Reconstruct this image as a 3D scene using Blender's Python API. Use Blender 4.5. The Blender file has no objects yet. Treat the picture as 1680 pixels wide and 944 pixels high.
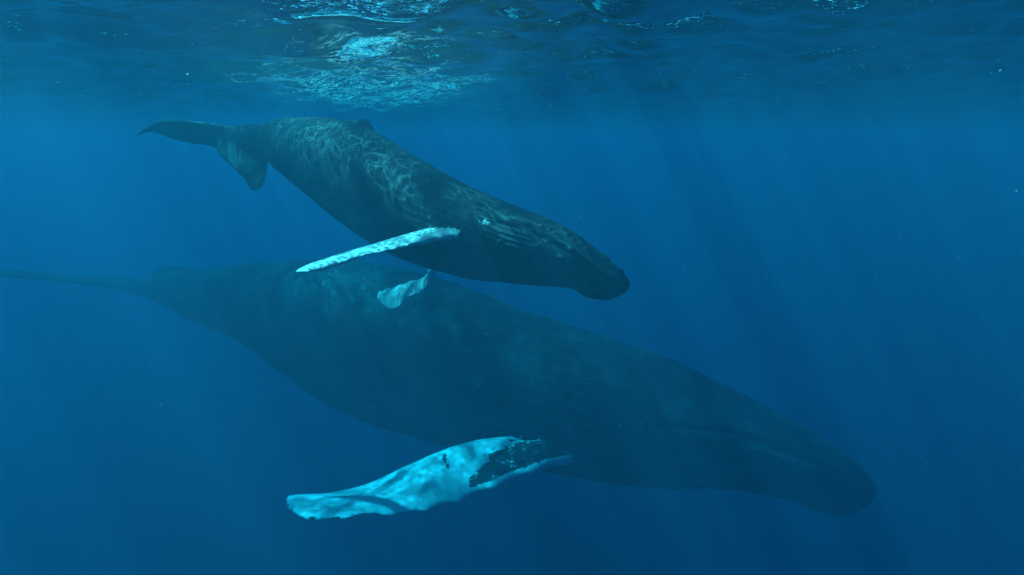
import bpy, math, random
import numpy as np
from mathutils import Vector, kdtree

rng = np.random.default_rng(7)
random.seed(7)
S = bpy.context.scene
COL = S.collection

# ------------------------------------------------------------------ camera
F_PX, PITCH = 1095.0, math.radians(12.2)
CAM = np.array([0.0, 0.0, -0.62])
cd = bpy.data.cameras.new('camera'); cam = bpy.data.objects.new('camera', cd); COL.objects.link(cam)
cd.sensor_width = 36.0; cd.lens = F_PX / 1680 * 36; cd.clip_start = 0.05; cd.clip_end = 2000
cam.location = CAM.tolist(); cam.rotation_euler = (math.pi/2 - PITCH, 0, 0)
S.camera = cam

# ------------------------------------------------------------------ light
# direction TO the sun as it arrives under water
SUN = np.array([-0.44, 0.15, 0.88]); SUN /= np.linalg.norm(SUN)
w = bpy.data.worlds.new('World'); S.world = w; w.use_nodes = True
nt = w.node_tree; nt.nodes.clear()
o_ = nt.nodes.new('ShaderNodeOutputWorld'); bg = nt.nodes.new('ShaderNodeBackground'); sk = nt.nodes.new('ShaderNodeTexSky')
sk.sky_type = 'NISHITA'; sk.sun_disc = False
sk.sun_elevation = math.asin(SUN[2]); sk.sun_rotation = math.atan2(SUN[0], SUN[1])
bg.inputs['Strength'].default_value = 0.12
nt.links.new(sk.outputs[0], bg.inputs[0]); nt.links.new(bg.outputs[0], o_.inputs[0])
ld = bpy.data.lights.new('sun', 'SUN'); ld.energy = 5.0; ld.angle = math.radians(0.7); ld.color = (1.0, 0.96, 0.9)
sun = bpy.data.objects.new('sun', ld); COL.objects.link(sun); sun.location = (0, 0, 30)
sun.rotation_euler = Vector(SUN).to_track_quat('Z', 'Y').to_euler()

S.view_settings.view_transform = 'Standard'; S.view_settings.look = 'None'
S.view_settings.exposure = -0.10; S.view_settings.gamma = 1.0
S.render.engine = 'CYCLES'
cy = S.cycles
cy.use_denoising = True; cy.max_bounces = 6; cy.diffuse_bounces = 2; cy.glossy_bounces = 3
cy.transmission_bounces = 3; cy.transparent_max_bounces = 8; cy.volume_bounces = 1
cy.sample_clamp_indirect = 6.0; cy.caustics_reflective = False; cy.caustics_refractive = False

# ------------------------------------------------------------------ helpers
def nodes(name):
    m = bpy.data.materials.new(name); m.use_nodes = True
    t = m.node_tree; t.nodes.clear()
    out = t.nodes.new('ShaderNodeOutputMaterial')
    def N(kind, **kw):
        n = t.nodes.new('ShaderNode' + kind)
        for k, v in kw.items():
            if k in n.inputs: n.inputs[k].default_value = v
            else: setattr(n, k, v)
        return n
    def L(a, b): t.links.new(a, b)
    def M(op, a, b=None, c=None, clamp=False):
        n = N('Math', operation=op, use_clamp=clamp)
        for i, v in enumerate((a, b, c)):
            if v is None: continue
            if isinstance(v, (int, float)): n.inputs[i].default_value = v
            else: L(v, n.inputs[i])
        return n.outputs[0]
    def R(v, a, b, c=0.0, d=1.0, smooth=True):
        n = N('MapRange'); n.interpolation_type = 'SMOOTHSTEP' if smooth else 'LINEAR'
        L(v, n.inputs[0])
        for i, q in enumerate((a, b, c, d)):
            if isinstance(q, (int, float)): n.inputs[i+1].default_value = q
            else: L(q, n.inputs[i+1])
        return n.outputs[0]
    return m, out, N, L, M, R

def unproj(px, py, d):
    x = (px - 840) / F_PX; y = (472 - py) / F_PX
    s, c = math.sin(PITCH), math.cos(PITCH)
    return CAM + d * np.array([x, c + y * s, -s + y * c])

def new_obj(name, me, mat=None, parent=None, smooth=True, **props):
    o = bpy.data.objects.new(name, me); COL.objects.link(o)
    if mat: me.materials.append(mat)
    if parent: o.parent = parent
    if smooth: me.polygons.foreach_set('use_smooth', [True] * len(me.polygons))
    for k, v in props.items(): o[k] = v
    return o

def mesh_np(name, V, Fq):
    me = bpy.data.meshes.new(name)
    V = np.asarray(V, np.float32); Fq = np.asarray(Fq, np.int32); k = Fq.shape[1]
    me.vertices.add(len(V)); me.vertices.foreach_set('co', V.ravel())
    me.loops.add(Fq.size); me.loops.foreach_set('vertex_index', Fq.ravel())
    me.polygons.add(len(Fq)); me.polygons.foreach_set('loop_start', np.arange(0, Fq.size, k, dtype=np.int32))
    me.polygons.foreach_set('loop_total', np.full(len(Fq), k, np.int32))
    me.update(calc_edges=True); me.validate()
    return me

def catmull(A, n):
    """Centripetal-ish Catmull-Rom through the rows of A, n samples a span."""
    A = np.asarray(A, float)
    P = np.vstack([2*A[0]-A[1], A, 2*A[-1]-A[-2]]); out = []
    for i in range(1, len(P)-2):
        t = np.linspace(0, 1, n, endpoint=False)[:, None]
        p0, p1, p2, p3 = P[i-1], P[i], P[i+1], P[i+2]
        out.append(0.5*((2*p1)+(-p0+p2)*t+(2*p0-5*p1+4*p2-p3)*t**2+(-p0+3*p1-3*p2+p3)*t**3))
    out.append(A[-1:]); return np.vstack(out)

def value_noise(p, seed=0):
    """smooth 3-D value noise in [-1,1] on an (n,3) array"""
    p = np.asarray(p, float); i = np.floor(p).astype(np.int64); f = p - i; f = f*f*(3-2*f)
    def h(a, b, c):
        n = (a*374761393 + b*668265263 + c*2147483647 + seed*974634777) & 0xffffffff
        n = ((n ^ (n >> 13)) * 1274126177) & 0xffffffff
        n = n ^ (n >> 16)
        return (n & 0xffff) / 32767.5 - 1.0
    r = 0
    for dx in (0, 1):
        for dy in (0, 1):
            for dz in (0, 1):
                wgt = (f[:,0] if dx else 1-f[:,0])*(f[:,1] if dy else 1-f[:,1])*(f[:,2] if dz else 1-f[:,2])
                r = r + wgt*h(i[:,0]+dx, i[:,1]+dy, i[:,2]+dz)
    return r

def sstep(a, b, x):
    t = np.clip((x-a)/(b-a), 0, 1); return t*t*(3-2*t)

# ------------------------------------------------------------------ sea water (volume)
m, out, N, L, M, R = nodes('sea_water_volume')
pv = N('VolumePrincipled')
DENS = 0.5
sca = np.array([0.003, 0.0265, 0.0435]); ab = np.array([0.46, 0.086, 0.041])
alb = sca / DENS
pv.inputs['Density'].default_value = DENS
pv.inputs['Color'].default_value = (*alb, 1)
ac = (1 - ab / DENS / (1 - alb)) ** 2
pv.inputs['Absorption Color'].default_value = (*ac, 1)
pv.inputs['Anisotropy'].default_value = 0.25
L(pv.outputs[0], out.inputs['Volume'])
WB = 150.0
x0, x1, y0, y1, z0, z1 = -WB, WB, -40, WB, -70, 0.6
V = [(x, y, z) for z in (z0, z1) for y in (y0, y1) for x in (x0, x1)]
Fc = [(0,2,3,1),(4,5,7,6),(0,1,5,4),(2,6,7,3),(0,4,6,2),(1,3,7,5)]
new_obj('haze', mesh_np('haze', V, Fc), m, smooth=False, kind='stuff', label='deep blue sea water filling the whole view', category='sea water')

# ------------------------------------------------------------------ sea surface
def warp(n, core, far, step):
    """1-D coordinates: even steps inside +-core, growing outside"""
    a = list(np.arange(0, core, step)); s = step; x = core
    while x < far: a.append(x); s *= 1.06; x += s
    a.append(far); return np.array(a)
ax = warp(0, 9.0, 500, 0.05); X = np.concatenate([-ax[:0:-1], ax])
ay = warp(0, 22.0, 500, 0.05); Y = np.concatenate([-warp(0, 1.0, 500, 0.08)[:0:-1], ay])
XX, YY = np.meshgrid(X, Y)
Z = np.zeros_like(XX); DXW = np.zeros_like(XX)
r = np.hypot(XX, YY)
wind = math.radians(97)
for k in range(150):
    lam = 0.22 * (26.0 ** (k / 149.0)) * rng.uniform(0.9, 1.1)
    th = wind + rng.normal(0, 0.85)
    kk = 2*math.pi/lam; amp = (0.0070 + 0.0085*math.exp(-(math.log(lam/0.6)/0.6)**2)) * lam / (1 + (lam/1.8)**1.5) * rng.uniform(.5, 1.3)
    ph = rng.uniform(0, 6.28)
    a = kk*(XX*math.cos(th)+YY*math.sin(th)) + ph
    fade = np.clip(1.5 - r / (lam*60), 0, 1)
    # gentle group envelope so ripples come in patches
    env = 0.65 + 0.35*np.sin(XX*0.31*rng.uniform(.5,1.5)+rng.uniform(0,6))*np.sin(YY*0.27*rng.uniform(.5,1.5)+rng.uniform(0,6))
    c = np.sin(a); Z += amp*fade*env*(c - 0.25*np.cos(2*a))
V = np.stack([XX, YY, Z], -1).reshape(-1, 3)
ny, nx = XX.shape
idx = np.arange(nx*ny).reshape(ny, nx)
Fq = np.stack([idx[:-1,:-1], idx[:-1,1:], idx[1:,1:], idx[1:,:-1]], -1).reshape(-1, 4)
m, out, N, L, M, R = nodes('sea_surface')
geo = N('NewGeometry'); 
# fine capillary ripples
mp = N('Mapping'); mp.inputs['Scale'].default_value = (0.5, 1.1, 1.0); L(geo.outputs['Position'], mp.inputs[0])
n1 = N('TexNoise', Scale=5.0, Detail=5.0, Roughness=0.55); L(mp.outputs[0], n1.inputs['Vector'])
bp = N('Bump', Strength=0.24, Distance=0.03); L(n1.outputs[0], bp.inputs['Height'])
glass = N('BsdfGlass', Roughness=0.02, IOR=1.333, Color=(0.62, 0.64, 0.68, 1)); L(bp.outputs[0], glass.inputs['Normal'])
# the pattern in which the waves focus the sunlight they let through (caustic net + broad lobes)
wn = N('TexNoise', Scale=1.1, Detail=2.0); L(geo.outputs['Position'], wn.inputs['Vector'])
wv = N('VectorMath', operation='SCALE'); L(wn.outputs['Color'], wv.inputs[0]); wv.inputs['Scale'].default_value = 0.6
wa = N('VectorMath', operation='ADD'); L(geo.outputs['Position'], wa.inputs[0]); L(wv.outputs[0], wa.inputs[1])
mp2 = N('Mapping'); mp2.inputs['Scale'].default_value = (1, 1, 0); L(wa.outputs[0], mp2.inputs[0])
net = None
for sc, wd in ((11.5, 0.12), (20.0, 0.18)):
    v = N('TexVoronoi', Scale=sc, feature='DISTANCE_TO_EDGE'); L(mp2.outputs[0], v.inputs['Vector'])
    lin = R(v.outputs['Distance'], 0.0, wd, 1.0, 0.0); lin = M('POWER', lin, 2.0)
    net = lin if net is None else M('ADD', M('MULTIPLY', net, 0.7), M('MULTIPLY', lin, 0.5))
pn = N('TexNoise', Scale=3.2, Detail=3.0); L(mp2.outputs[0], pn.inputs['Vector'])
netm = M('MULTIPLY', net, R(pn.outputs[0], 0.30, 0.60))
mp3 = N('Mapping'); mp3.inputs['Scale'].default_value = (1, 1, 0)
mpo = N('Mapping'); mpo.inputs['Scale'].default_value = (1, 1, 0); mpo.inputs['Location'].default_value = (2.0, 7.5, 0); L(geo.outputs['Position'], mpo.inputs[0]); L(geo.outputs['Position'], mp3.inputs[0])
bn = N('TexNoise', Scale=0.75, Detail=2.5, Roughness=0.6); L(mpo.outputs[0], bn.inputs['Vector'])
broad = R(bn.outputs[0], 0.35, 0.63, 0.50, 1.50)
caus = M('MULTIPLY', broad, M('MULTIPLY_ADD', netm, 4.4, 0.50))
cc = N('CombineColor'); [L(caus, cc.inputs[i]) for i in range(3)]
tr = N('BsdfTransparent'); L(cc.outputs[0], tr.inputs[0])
nb = N('TexNoise', Scale=14.0, Detail=4.0, Roughness=0.65); L(mp.outputs[0], nb.inputs['Vector'])
bt = N('Bump', Strength=0.75, Distance=0.03); L(nb.outputs[0], bt.inputs['Height'])
dt = N('VectorMath', operation='DOT_PRODUCT'); L(geo.outputs['Incoming'], dt.inputs[0]); L(bt.outputs[0], dt.inputs[1])
ca = M('ABSOLUTE', dt.outputs['Value'])
T = R(ca, 0.68, 0.82)
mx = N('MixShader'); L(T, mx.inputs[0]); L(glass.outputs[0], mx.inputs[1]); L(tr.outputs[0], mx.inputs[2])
# glitter on the surface above the calf, painted in as pale translucent flecks
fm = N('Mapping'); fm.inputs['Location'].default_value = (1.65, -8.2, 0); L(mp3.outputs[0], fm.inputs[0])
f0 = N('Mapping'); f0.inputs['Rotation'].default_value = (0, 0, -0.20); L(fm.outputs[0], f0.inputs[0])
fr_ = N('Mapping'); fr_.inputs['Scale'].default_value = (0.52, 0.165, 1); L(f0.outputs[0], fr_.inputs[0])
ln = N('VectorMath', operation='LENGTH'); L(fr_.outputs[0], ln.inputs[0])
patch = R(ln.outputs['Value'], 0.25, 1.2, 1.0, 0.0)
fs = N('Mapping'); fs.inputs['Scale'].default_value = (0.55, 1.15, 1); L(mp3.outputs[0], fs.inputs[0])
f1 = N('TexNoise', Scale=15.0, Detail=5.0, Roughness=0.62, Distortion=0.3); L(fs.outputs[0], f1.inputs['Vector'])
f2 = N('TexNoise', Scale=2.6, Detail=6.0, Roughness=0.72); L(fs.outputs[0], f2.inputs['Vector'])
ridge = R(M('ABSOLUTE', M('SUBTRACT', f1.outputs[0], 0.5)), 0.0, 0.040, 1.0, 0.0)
glitter = M('MULTIPLY', ridge, R(M('MULTIPLY', f2.outputs[0], M('MULTIPLY_ADD', patch, 0.6, 0.45)), 0.40, 0.56), clamp=True)
glitter = M('MULTIPLY', patch, M('MULTIPLY_ADD', glitter, 1.0, 0.05), clamp=True)
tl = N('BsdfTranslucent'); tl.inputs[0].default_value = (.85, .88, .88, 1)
mf = N('MixShader'); L(glitter, mf.inputs[0]); L(mx.outputs[0], mf.inputs[1]); L(tl.outputs[0], mf.inputs[2])
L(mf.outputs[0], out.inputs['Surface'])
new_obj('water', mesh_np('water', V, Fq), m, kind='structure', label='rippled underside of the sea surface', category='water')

# ------------------------------------------------------------------ whale building
def loft(st, nsub=6, nring=64, power=2.0):
    """st rows: cx,cy,cz, ux,uy,uz (half-height vector), w (half width), sq ; rings across. Returns V, F, centre line."""
    A = catmull(st, nsub)
    C, U, W = A[:, :3], A[:, 3:6], np.maximum(A[:, 6], 0.002)
    T = np.gradient(C, axis=0); T /= np.linalg.norm(T, axis=1)[:, None]
    Vv = np.cross(T, U); Vv /= np.linalg.norm(Vv, axis=1)[:, None]
    th = np.linspace(0, 2*math.pi, nring, endpoint=False)
    ct, s = np.cos(th), np.sin(th)
    pts = C[:, None] + U[:, None]*ct[None, :, None] + (Vv*W[:, None])[:, None]*s[None, :, None]
    n = len(C); V = pts.reshape(-1, 3); F = []
    i = np.arange(n-1)[:, None]*nring; j = np.arange(nring)[None]
    a = i+j; b = i+(j+1) % nring
    Q = np.stack([a, b, b+nring, a+nring], -1).reshape(-1, 4).tolist()
    c0, c1 = len(V), len(V)+1
    V = np.vstack([V, C[:1], C[-1:]])
    for j in range(nring):
        Q.append([c0, (j+1) % nring, j]); k = (n-1)*nring
        Q.append([c1, k+j, k+(j+1) % nring])
    sarc = np.concatenate([[0], np.cumsum(np.linalg.norm(np.diff(C, axis=0), axis=1))])
    par = np.stack([np.repeat(sarc, nring), np.tile(th, n)], -1)
    par = np.vstack([par, [[sarc[0], 0], [sarc[-1], 0]]])
    return V, Q, par, C

def body_stations(rows, toward=1):
    """rows: top px, bottom px, depth, half width as a share of the half height"""
    out = []
    for (tx, ty, bx, by, d, wr) in rows:
        a, b = unproj(tx, ty, d), unproj(bx, by, d)
        c, u = (a+b)/2, (a-b)/2
        out.append([*c, *u, np.linalg.norm(u)*wr])
    return out

def fin_stations(rows):
    """rows: edge A px + depth, edge B px + depth, half thickness"""
    out = []
    for (ax_, ay_, ad, bx_, by_, bd, t) in rows:
        a, b = unproj(ax_, ay_, ad), unproj(bx_, by_, bd)
        c, u = (a+b)/2, (a-b)/2
        out.append([*c, *u, t])
    return out

def remesh(pieces, voxel, smooth=3):
    V, F, o = [], [], 0
    for v, f in pieces:
        V.append(v); F += [[k+o for k in q] for q in f]; o += len(v)
    me = bpy.data.meshes.new('tmp'); me.from_pydata(np.vstack(V).tolist(), [], F); me.update()
    import bmesh
    bm = bmesh.new(); bm.from_mesh(me); bmesh.ops.recalc_face_normals(bm, faces=bm.faces); bm.to_mesh(me); bm.free()
    ob = bpy.data.objects.new('tmp', me); COL.objects.link(ob)
    md = ob.modifiers.new('r', 'REMESH'); md.mode = 'VOXEL'; md.voxel_size = voxel; md.adaptivity = 0
    bpy.context.view_layer.update()
    dg = bpy.context.evaluated_depsgraph_get()
    e = bpy.data.meshes.new_from_object(ob.evaluated_get(dg))
    bpy.data.objects.remove(ob); bpy.data.meshes.remove(me)
    n = len(e.vertices); co = np.empty(n*3, np.float32); e.vertices.foreach_get('co', co); co = co.reshape(-1, 3).astype(float)
    ed = np.empty(len(e.edges)*2, np.int32); e.edges.foreach_get('vertices', ed); ed = ed.reshape(-1, 2)
    deg = np.bincount(ed.ravel(), minlength=n)[:, None]
    for k in range(smooth*2):
        s = np.zeros_like(co)
        for c in range(3):
            s[:, c] = np.bincount(ed[:, 0], co[ed[:, 1], c], n) + np.bincount(ed[:, 1], co[ed[:, 0], c], n)
        lap = s/deg - co
        co += lap*(0.55 if k % 2 == 0 else -0.50)
    e.vertices.foreach_set('co', co.astype(np.float32).ravel()); e.update()
    return e, co

def normals(e, n):
    a = np.empty(n*3, np.float32); e.vertex_normals.foreach_get('vector', a); return a.reshape(-1, 3).astype(float)

def nearest(co, pts):
    kd = kdtree.KDTree(len(pts))
    for i, p in enumerate(pts): kd.insert(p, i)
    kd.balance()
    r = [kd.find(c) for c in co]
    return np.array([q[1] for q in r]), np.array([q[2] for q in r])

def attr(me, name, val):
    a = me.attributes.new(name, 'FLOAT', 'POINT'); a.data.foreach_set('value', np.asarray(val, np.float32))

def build_whale(spec):
    k = spec['scale']
    spec['body'] = [(*q[:4], q[4]*k, q[5]) for q in spec['body']]
    spec['fins'] = {a: [(q[0], q[1], q[2]*k, q[3], q[4], q[5]*k, q[6]*k) for q in v] for a, v in spec['fins'].items()}
    body = loft(body_stations(spec['body']), 8, 96)
    pieces = [(body[0], body[1])]
    fins = {}
    for nm, rows in spec['fins'].items():
        f = loft(fin_stations(rows), 8, 40)
        # leading edge knobs
        V = f[0].copy(); par = f[2]
        if nm.startswith('flipper') or nm.startswith('far_flipper'):
            L_ = par[:, 0].max(); e = np.clip(-np.cos(par[:, 1]), 0, 1)**3
            c = np.repeat(f[3], 40, axis=0); c = np.vstack([c, f[3][:1], f[3][-1:]])
            bump = e*(0.5+0.5*np.sin(par[:, 0]/L_*spec['knobs']*6.283 + 0.8*np.sin(par[:, 0]/L_*13)))**2
            dv = V - c; V += dv*(bump*spec['knob_size'])[:, None]
        fins[nm] = (V, f[1], par, f[3]); pieces.append((V, f[1]))
    me, co = remesh(pieces, spec['voxel'], spec.get('smooth', 5))
    n = len(co)
    # parameters of the nearest body point and nearest flipper point
    bi, bd = nearest(co, body[0]); s = body[2][bi, 0]/body[2][:, 0].max(); th = body[2][bi, 1]
    # refine theta/s continuously using section frames
    A = catmull(body_stations(spec['body']), 8); C = A[:, :3]; U = A[:, 3:6]
    k = np.clip(bi//96, 0, len(C)-1)
    T = np.gradient(C, axis=0); T /= np.linalg.norm(T, axis=1)[:, None]
    d = co - C[k]; Uh = U/np.linalg.norm(U, axis=1)[:, None]; Vh = np.cross(T, Uh); Vh /= np.linalg.norm(Vh, axis=1)[:, None]
    along = np.einsum('ij,ij->i', d, T[k])
    sarc = np.concatenate([[0], np.cumsum(np.linalg.norm(np.diff(C, axis=0), axis=1))])
    sl = sarc[k] + along; s = sl/sarc[-1]
    hu = np.einsum('ij,ij->i', d, Uh[k])/np.linalg.norm(U, axis=1)[k]; hv = np.einsum('ij,ij->i', d, Vh[k])/np.maximum(A[k, 6], .01)
    th = np.arctan2(hv, hu)                    # 0 = back, pi = belly ; sign = side
    fl = {}
    for nm in fins:
        i, dd = nearest(co, fins[nm][0]); p = fins[nm][2]
        fl[nm] = (p[i, 0]/p[:, 0].max(), p[i, 1], dd)
    return me, co, s, sl, th, bd, fl, body, fins

# ---- skin material
def skin_material(name, dark, mid, white, fine):
    m, out, N, L, M, R = nodes(name)
    geo = N('NewGeometry'); A = lambda k: N('Attribute', attribute_name=k).outputs['Fac']
    pale, along, ring = A('pale'), A('along'), A('ring')
    cv = N('CombineXYZ'); L(along, cv.inputs[0]); L(ring, cv.inputs[1])
    tc = N('TexCoord').outputs['Object']
    n1 = N('TexNoise', Scale=2.2/fine, Detail=6.0, Roughness=0.62); L(tc, n1.inputs['Vector'])
    n2 = N('TexNoise', Scale=18.0/fine, Detail=5.0, Roughness=0.75); L(tc, n2.inputs['Vector'])
    # scratches : long thin streaks in the body's own coordinates
    mp = N('Mapping'); mp.inputs['Scale'].default_value = (1.5/fine, 16.0/fine, 1); mp.inputs['Rotation'].default_value = (0, 0, 0.25); L(cv.outputs[0], mp.inputs[0])
    n3 = N('TexNoise', Scale=1.0, Detail=4.0, Distortion=1.2); L(mp.outputs[0], n3.inputs['Vector'])
    scr = R(M('ABSOLUTE', M('SUBTRACT', n3.outputs[0], 0.5)), 0.0, 0.020, 1.0, 0.0)
    # pale spots (barnacle scars)
    vo = N('TexVoronoi', Scale=9.0/fine, Randomness=1.0); L(tc, vo.inputs['Vector'])
    spot = M('MULTIPLY', R(vo.outputs['Distance'], 0.10, 0.16, 1.0, 0.0), R(n1.outputs[0], 0.55, 0.68))
    mixn = N('Mix', data_type='RGBA'); L(R(n1.outputs[0], 0.35, 0.7), mixn.inputs[0])
    mixn.inputs[6].default_value = (*dark, 1); mixn.inputs[7].default_value = (*mid, 1)
    vs = N('TexVoronoi', Scale=26.0/fine, Randomness=1.0); L(tc, vs.inputs['Vector'])
    hs = M('MULTIPLY', R(vs.outputs['Distance'], 0.12, 0.30, 1.0, 0.0), M('MULTIPLY', A('spots'), R(n2.outputs[0], 0.45, 0.62)))
    mix2 = N('Mix', data_type='RGBA'); L(M('ADD', hs, M('ADD', M('MULTIPLY', scr, M('MULTIPLY_ADD', A('wrinkle'), 0.22, 0.06)), M('MULTIPLY', spot, 0.5)), clamp=True), mix2.inputs[0]); L(mixn.outputs[2], mix2.inputs[6])
    mix2.inputs[7].default_value = (0.30, 0.31, 0.31, 1)
    mixt = N('Mix', data_type='RGBA'); L(M('MULTIPLY', A('tone'), R(n1.outputs[0], 0.3, 0.65)), mixt.inputs[0]); L(mix2.outputs[2], mixt.inputs[6]); mixt.inputs[7].default_value = (0.17, 0.18, 0.18, 1)
    mix2 = mixt
    # white pigment, ragged where it meets the black
    rag = M('ADD', pale, M('MULTIPLY_ADD', n2.outputs[0], 1.1, -0.55))
    rag = M('ADD', rag, M('MULTIPLY_ADD', n1.outputs[0], 0.35, -0.175))
    wh = R(rag, 0.43, 0.60)
    wc = N('Mix', data_type='RGBA'); L(R(n1.outputs[0], 0.3, 0.7), wc.inputs[0]); wc.inputs[6].default_value = (*white, 1); wc.inputs[7].default_value = tuple(c*0.82 for c in white)+(1,)
    mix3 = N('Mix', data_type='RGBA'); L(wh, mix3.inputs[0]); L(mix2.outputs[2], mix3.inputs[6]); L(wc.outputs[2], mix3.inputs[7])
    bs = N('BsdfPrincipled', Roughness=0.55); bs.inputs['Specular IOR Level'].default_value = 0.18
    L(mix3.outputs[2], bs.inputs['Base Color'])
    mpb = N('Mapping'); mpb.inputs['Scale'].default_value = (3.0/fine, 22.0/fine, 1); L(cv.outputs[0], mpb.inputs[0])
    n4 = N('TexNoise', Scale=1.0, Detail=5.0, Distortion=0.6); L(mpb.outputs[0], n4.inputs['Vector'])
    b = N('Bump', Strength=0.6, Distance=0.04*fine); L(M('ADD', M('MULTIPLY', n4.outputs[0], A('wrinkle')), M('MULTIPLY', n2.outputs[0], 0.35)), b.inputs['Height'])
    L(b.outputs[0], bs.inputs['Normal']); L(bs.outputs[0], out.inputs['Surface'])
    return m

# ------------------------------------------------------------------ the calf
calf = dict(scale=0.86, voxel=0.0125, knobs=11, knob_size=0.16, body=[
  (372,226,378,244,8.95,0.8),(400,213,412,256,8.65,0.7),(430,207,440,264,8.4,0.65),(456,200,468,279,8.15,0.8),(480,194,490,299,7.9,0.9),
  (527,193,512,323,7.62,0.92),(583,202,552,358,7.4,0.95),(640,229,600,393,7.2,0.97),(700,267,655,424,7.0,1.0),
  (762,302,718,446,6.82,1.02),(822,329,782,459,6.68,1.05),(880,352,845,467,6.57,1.08),(930,375,905,471,6.5,1.1),
  (970,401,948,475,6.45,1.1),(1000,427,975,484,6.42,1.05),(1018,444,995,491,6.4,0.95),(1030,459,1013,487,6.4,0.8),(1034,467,1026,480,6.4,0.6)],
 fins=dict(
  fluke_far=[(425,218,8.5,400,256,8.7,.09),(400,212,8.6,365,247,8.9,.085),(370,206,8.7,345,240,9.1,.07),(330,200,8.87,317,236,9.23,.055),(290,197,9.05,286,229,9.35,.042),(262,200,9.2,262,220,9.4,.032),(240,209,9.34,243,217,9.42,.025),(224,220,9.42,225,224,9.44,.015)],
  fluke_near=[(425,205,8.6,375,215,8.8,.08),(438,228,8.52,358,236,8.85,.085),(440,250,8.46,361,254,8.78,.075),(439,266,8.42,378,271,8.60,.06),(438,280,8.38,394,286,8.48,.05),(437,290,8.32,403,294,8.48,.04),(434,302,8.28,407,304,8.42,.03),(425,313,8.26,412,313,8.4,.018)],
  dorsal=[(572,203,7.4,622,228,7.28,.05),(580,198,7.4,617,216,7.3,.035),(590,195.5,7.4,612,206,7.33,.025),(597,191,7.38,607,199,7.35,.016)],
  flipper_near=[(800,374,6.62,775,398,6.35,.09),(765,371,6.60,752,387,6.26,.065),(730,374,6.52,716,392,6.16,.05),(690,381,6.42,680,400,6.04,.04),(645,392,6.30,640,410,5.92,.034),(600,405,6.18,598,419,5.84,.028),(555,420,6.05,553,433,5.74,.023),(515,432,5.93,513,444,5.68,.018),(495,439,5.86,494,447,5.68,.014),(484,444,5.79,484,446.5,5.73,.008)],
  far_flipper=[(735,405,7.25,708,405,7.35,.06),(722,430,7.7,708,431,7.85,.045),(715,446,7.95,701,449,8.12,.035),(706,464,8.12,690,459,8.35,.032),(692,479,8.18,668,464,8.50,.028),(670,489,8.22,648,471,8.60,.025),(657,503,8.28,632,475,8.72,.022),(640,508,8.34,620,481,8.76,.018),(627,500,8.45,617,489,8.7,.012)]))
me, co, s, sl, th, bd, fl, body, fins = build_whale(calf)
open('/tmp/len.txt','w').write('calf %d %.2f\n'%(len(co), sl.max()))
nrm = normals(me, len(co)); fr = np.cos(th); hid = np.abs(th)
near = sstep(0.25, 0.05, bd)
disp = np.zeros(len(co)); onbody = sstep(0.10, 0.02, bd)*sstep(1.0,.975,s)
belly = sstep(.2,-.8,fr)
disp += 0.045*np.exp(-((s-.95)/.025)**2)*belly
# mouth line, lips
mouth = np.interp(s, [.74,.79,.83,.885,.945,1.0], [.05,.40,.46,.28,.04,0.0])
dm = (fr - mouth); mm = sstep(.76,.81,s)
disp -= onbody*mm*0.016*np.exp(-(dm/0.06)**2); disp += onbody*mm*0.014*np.exp(-((dm-0.17)/0.10)**2)
# belly grooves from chin to navel
g = sstep(-0.28, -0.5, fr - 0.15*sstep(.7,.9,s))*sstep(.42,.52,s)*sstep(1.0,.96,s)
disp -= onbody*g*0.020*(0.5+0.5*np.cos(th*40))**2
# loose folds sweeping forward from the flipper and round the jaw
wv_ = value_noise(co*np.array([2.2,2.2,2.2]), 21)
fz = sstep(.60,.66,s)*sstep(.93,.84,s)*sstep(-.25,-.05,fr)*sstep(.75,.5,fr)
disp += onbody*fz*0.0045*np.sin(fr*46 + 5.0*np.sin(s*17) + 2.2*wv_)*sstep(-.6,.3,value_noise(co*3.1, 22))
# folds of skin over the tail stock
for c_, w_, a_ in ((.240,.007,.012),(.226,.006,-.014),(.212,.006,.006),(.20,.005,-.006)):
    disp += onbody*a_*np.exp(-((s+0.012*np.cos(th*1.0)-c_)/w_)**2)
# tubercles on the head
for k in range(80):
    c_s, c_t = rng.uniform(.84,.985), rng.choice([-1,1])*rng.choice([rng.uniform(.05,.9), rng.uniform(1.2,1.9)])
    d2 = ((s-c_s)*5.9)**2 + ((th-c_t)*0.30)**2
    disp += onbody*0.018*np.exp(-d2/0.022**2)
disp += 0.010*value_noise(co*3.0, 3)+0.004*value_noise(co*9, 5)
co2 = co + nrm*disp[:, None]
me.vertices.foreach_set('co', co2.astype(np.float32).ravel()); me.update()
pale = np.zeros(len(co))
for nm, lim in (('flipper_near', .085), ('far_flipper', .05)):
    u, t, dd = fl[nm]; pale = np.maximum(pale, sstep(.06,.13,u)*sstep(-.005,.03,bd-dd))
pale = np.maximum(pale, 0.57*np.exp(-((s-.765)/.016)**2-((fr-.30)/.13)**2))
u, t, dd = fl['flipper_near']
wr = 0.22 + 1.2*np.exp(-((u-0.0)/.2)**2)*0 + 0.9*sstep(.55,.7,s)
sp = sstep(.84,.93,s)*sstep(.999,.98,s)*sstep(-.2,.25,fr)*onbody
sp = np.maximum(sp, np.exp(-((s-.83)/.02)**2-((fr-.0)/.10)**2)); sp = np.maximum(sp, 1.1*np.exp(-((s-.72)/.02)**2-((fr-.35)/.10)**2))
attr(me, 'spots', sp)
attr(me, 'tone', 0.3*g*onbody)
attr(me, 'pale', pale); attr(me, 'along', sl); attr(me, 'ring', th*0.5); attr(me, 'wrinkle', wr)
mat = skin_material('calf_skin', (0.026,0.030,0.033), (0.072,0.080,0.084), (0.84,0.86,0.86), 0.5)
root = bpy.data.objects.new('whale_calf', None); COL.objects.link(root)
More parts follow.
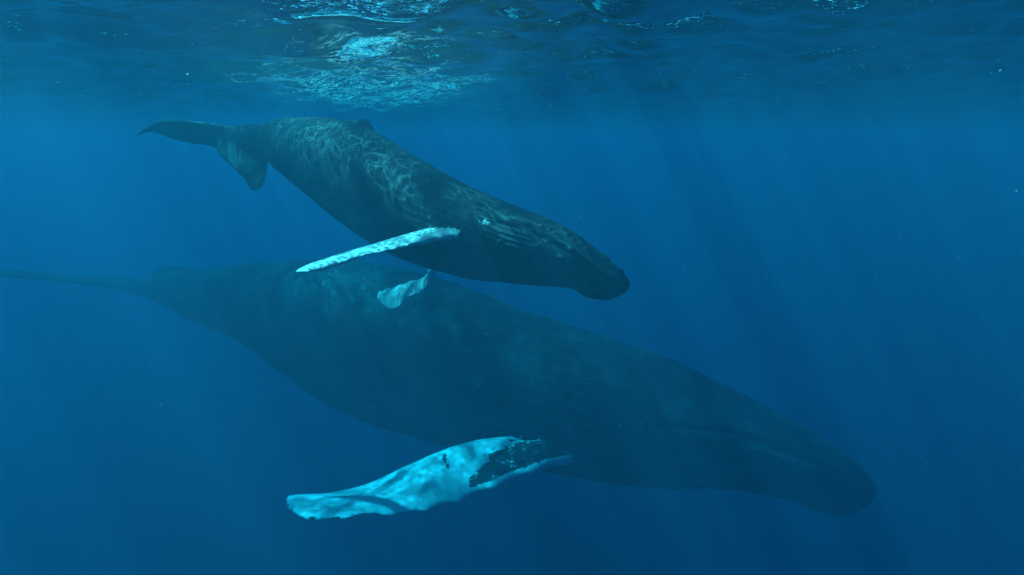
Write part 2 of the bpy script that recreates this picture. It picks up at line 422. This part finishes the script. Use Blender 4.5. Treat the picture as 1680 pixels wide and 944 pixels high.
root['label'] = 'smaller whale calf rippled with sunlight, swimming just below the sea surface above the big whale'; root['category'] = 'whale'
root['group'] = 'humpback whales swimming together'
new_obj('body', me, mat, root)

def place_eye(parent, body, sx, tx, rad, mat, nring=96):
    P = body[0]; par = body[2]; smax = par[:, 0].max()
    for sg in (-1, 1):
        i = np.argmin(((par[:, 0]/smax-sx)*6)**2 + (((par[:, 1]+math.pi) % (2*math.pi)-math.pi) - sg*tx)**2)
        import bmesh
        bm = bmesh.new(); bmesh.ops.create_icosphere(bm, subdivisions=3, radius=rad)
        e = bpy.data.meshes.new('eye'); bm.to_mesh(e); bm.free()
        o = new_obj('eye', e, mat, parent); o.location = P[i].tolist()
m_, out, N, L, M, R = nodes('eye_wet'); b = N('BsdfPrincipled', Roughness=0.45); b.inputs['Base Color'].default_value = (.01,.01,.012,1); L(b.outputs[0], out.inputs[0]); EYE = m_
place_eye(root, body, 0.80, 1.62, 0.035, EYE)

# ------------------------------------------------------------------ the mother
mum = dict(scale=1.05, voxel=0.023, knobs=9, knob_size=0.13, body=[
  (190,462,192,474,13.6,1.2),(212,460,216,480,13.3,1.0),(243,456,252,492,12.8,0.8),(278,448,290,511,12.3,0.75),(325,441,330,533,11.85,0.75),(400,434,392,556,11.35,0.8),
  (482,429,445,592,10.9,0.88),(570,427,520,645,10.5,0.93),(660,440,607,690,10.25,0.97),(750,466,700,719,10.05,1.0),
  (850,505,792,747,9.85,1.0),(950,538,890,772,9.65,1.03),(1040,568,990,788,9.5,1.06),(1110,595,1075,797,9.4,1.1),
  (1180,626,1160,798,9.3,1.12),(1250,663,1230,805,9.22,1.13),(1320,701,1300,819,9.16,1.12),(1370,731,1345,832,9.12,1.1),(1405,758,1378,842,9.1,1.0),
  (1430,785,1410,835,9.1,0.85),(1441,801,1432,821,9.1,0.6)],
 fins=dict(
  fluke_near=[(238,470,13.1,180,464,13.5,.12),(205,469,12.8,120,458,13.1,.09),(150,465,12.3,70,453,12.6,.06),(90,460,11.9,20,447,12.2,.045),(20,452,11.6,-20,447,11.7,.03),(-20,448,11.5,-30,446,11.55,.02)],
  fluke_far=[(235,466,13.4,170,463,13.7,.12),(190,462,14.0,110,457,14.1,.09),(130,456,14.8,60,451,14.8,.06),(80,450,15.5,20,445,15.4,.045),(20,444,16.0,-10,442,15.9,.03),(-10,441,16.2,-18,440,16.2,.02)],
  dorsal=[(245,462,12.7,350,452,11.75,.12),(252,448,12.6,325,443,11.9,.08),(259,441,12.5,300,438,12.1,.05),(265,437,12.4,284,436,12.25,.03)],
  flipper_near=[(960,700,9.2,950,770,8.95,.22),(915,714,9.0,938,758,8.6,.17),(865,719,8.85,890,768,8.25,.14),(810,721,8.75,830,790,8.0,.12),(765,728,8.66,765,815,7.8,.105),(720,743,8.58,715,830,7.65,.095),(670,765,8.48,660,842,7.52,.085),(615,790,8.36,608,843,7.42,.07),(560,805,8.22,560,849,7.35,.058),(515,810,8.08,520,852,7.32,.046),(485,811,7.95,492,846,7.35,.034),(476,812,7.88,479,841,7.54,.026),(469,817,7.82,471,834,7.60,.016)]))
me, co, s, sl, th, bd, fl, body, fins = build_whale(mum)
open('/tmp/len.txt','a').write('mum %d %.2f\n'%(len(co), sl.max()))
nrm = normals(me, len(co)); fr = np.cos(th)
disp = np.zeros(len(co)); onbody = sstep(0.22, 0.05, bd)*sstep(1.0,.975,s)
belly = sstep(.2,-.8,fr)
disp += 0.07*np.exp(-((s-.955)/.022)**2)*belly
mouth = np.interp(s, [.70,.76,.80,.84,.90,.95,1.0], [-.3,.0,.18,.25,.25,.27,.30])
dm = fr-mouth; mm = sstep(.75,.80,s)
disp -= onbody*mm*0.05*np.exp(-(dm/0.028)**2); disp += onbody*mm*0.035*np.exp(-((dm+0.16)/0.12)**2)
disp -= onbody*mm*0.05*sstep(0.1,0.5,dm)*sstep(1.0,.6,fr)
g = sstep(-0.2, -0.42, fr-0.15*sstep(.74,.9,s))*sstep(.44,.54,s)*sstep(1.0,.96,s)
disp -= onbody*g*0.055*(0.5+0.5*np.cos(th*38))**2
wv_ = value_noise(co*0.9, 21)
fz = sstep(.55,.62,s)*sstep(.95,.85,s)*sstep(-.45,-.25,fr)*sstep(.7,.4,fr)
disp += onbody*fz*0.008*np.sin(fr*40 + 5.0*np.sin(s*17) + 2.2*wv_)*sstep(-.6,.3,value_noise(co*1.2, 22))
for k in range(60):
    c_s, c_t = rng.uniform(.84,.985), rng.choice([-1,1])*rng.choice([rng.uniform(.05,.9), rng.uniform(1.25,1.9)])
    disp += onbody*0.028*np.exp(-(((s-c_s)*14)**2 + ((th-c_t)*0.7)**2)/0.045**2)
disp += 0.020*value_noise(co*1.3, 3)+0.008*value_noise(co*4.5, 5)
co2 = co + nrm*disp[:, None]
me.vertices.foreach_set('co', co2.astype(np.float32).ravel()); me.update()
u, t, dd = fl['flipper_near']
on = sstep(-.03,.07,bd-dd)
v = np.cos(t)                      # +1 upper/trailing edge, -1 leading edge
nz = value_noise(co*np.array([3.5,3.5,6.0]), 11); nf = value_noise(co*14.0, 12)
uu = u + 0.012*nz
white_outer = sstep(.29,.41, u + 0.10*(v-.1) + 0.05*nz + 0.02*nf)                 # white from here to the tip
tongue = sstep(.15,.18,uu)*np.exp(-((v-.28+0.10*nf)/(.09+.9*np.clip(u-.19,0,.2)))**2)   # broken wedge running into the black
strip = sstep(.16,.19,uu)*sstep(.66,.72,v)*sstep(.42,.36,u)
strip = np.maximum(strip, sstep(.30,.34,u)*sstep(.70,.78,v))
under = sstep(.03,.08,u)*sstep(-.78,-.88,v)*0.75
base_speck = 0.34*sstep(.10,.2,u)+0.16*nf
pf = np.maximum.reduce([base_speck, white_outer, 0.85*tongue, strip, under])
rim = sstep(.80,.97,np.abs(v))*sstep(.62,.85,u) + sstep(.965,.995,u)
pf = pf - 0.62*np.clip(rim,0,1)*(0.6+0.7*nf)
crack = np.exp(-((u-.505-0.02*v+0.008*nz)/.006)**2)*sstep(.75,.55,v)*sstep(-.25,0.0,v)
crack = np.maximum(crack, np.exp(-((u-.70)/.006)**2)*sstep(-.2,-.3,v)*sstep(-.6,-.5,v))
pf = pf - 0.8*crack
pale = pf*on
pale = pale + 0
tone = 0.9*np.exp(-((s-.89)/.030)**2)*np.exp(-((fr-.06)/.16)**2)*(dm<.02) + 0.35*g*onbody
attr(me, 'spots', 0.35*sstep(.86,.95,s)*sstep(-.1,.3,fr))
attr(me, 'tone', tone)
attr(me, 'pale', pale); attr(me, 'along', sl); attr(me, 'ring', th*1.1); attr(me, 'wrinkle', 0.25+0.6*sstep(.62,.75,s))
mat = skin_material('whale_skin', (0.014,0.016,0.018), (0.042,0.045,0.048), (0.90,0.91,0.91), 1.0)
root = bpy.data.objects.new('humpback_whale', None); COL.objects.link(root)
root['label'] = 'largest whale, dark body with a long white flipper, swimming deeper beneath the calf'; root['category'] = 'whale'
root['group'] = 'humpback whales swimming together'
new_obj('body', me, mat, root)
place_eye(root, body, 0.765, 1.50, 0.06, EYE)

# ------------------------------------------------------------------ drifting specks
def octas(name, P, size, stretch, mat, **props):
    n = len(P); base = np.array([[1,0,0],[-1,0,0],[0,1,0],[0,-1,0],[0,0,1],[0,0,-1]], float)
    f = np.array([[0,2,4],[2,1,4],[1,3,4],[3,0,4],[2,0,5],[1,2,5],[3,1,5],[0,3,5]])
    a = rng.uniform(0, math.pi, n); V = []
    sc = np.stack([size*stretch, size, size*.7], -1)
    q = base[None]*sc[:, None]
    c, s_ = np.cos(a)[:, None], np.sin(a)[:, None]
    tilt = rng.normal(0, .35, n)[:, None]
    x, y, z = q[..., 0]*c-q[..., 1]*s_, q[..., 0]*s_+q[..., 1]*c, q[..., 2]+q[..., 0]*tilt
    V = np.stack([x, y, z], -1)+P[:, None]
    F = (f[None]+(np.arange(n)*6)[:, None, None]).reshape(-1, 3)
    return new_obj(name, mesh_np(name, V.reshape(-1, 3), F), mat, **props)
m_, out, N, L, M, R = nodes('plankton'); b = N('BsdfPrincipled', Roughness=0.6); b.inputs['Base Color'].default_value = (.38,.40,.39,1); L(b.outputs[0], out.inputs[0])
n = 9000; P = np.stack([rng.uniform(-7,7,n), rng.uniform(.7,9,n), rng.uniform(-6,-.35,n)], -1)
P = P[np.hypot(P[:,0], P[:,1]) > 1.6]; n = len(P)
octas('plankton_specks', P, 0.0012*np.clip(rng.lognormal(0,.45,n),0,2)*np.clip(P[:,1]/3,.5,1.6), rng.uniform(1,3.2,n), m_, smooth=False, kind='stuff', label='tiny pale plankton specks drifting through the blue water', category='plankton')
m_, out, N, L, M, R = nodes('air_bubble'); b = N('BsdfPrincipled', Roughness=0.2); b.inputs['Base Color'].default_value = (.85,.9,.9,1); L(b.outputs[0], out.inputs[0])
n = 110; yy = rng.uniform(2.6, 12, n); P = np.stack([rng.normal(-.05,.42,n)*yy, yy, rng.uniform(-.16,-.05,n)], -1)
octas('bubbles', P, 0.0030*rng.lognormal(0,.6,n), rng.uniform(1,1.4,n), m_, kind='stuff', label='small bright air bubbles scattered just below the surface', category='bubbles')
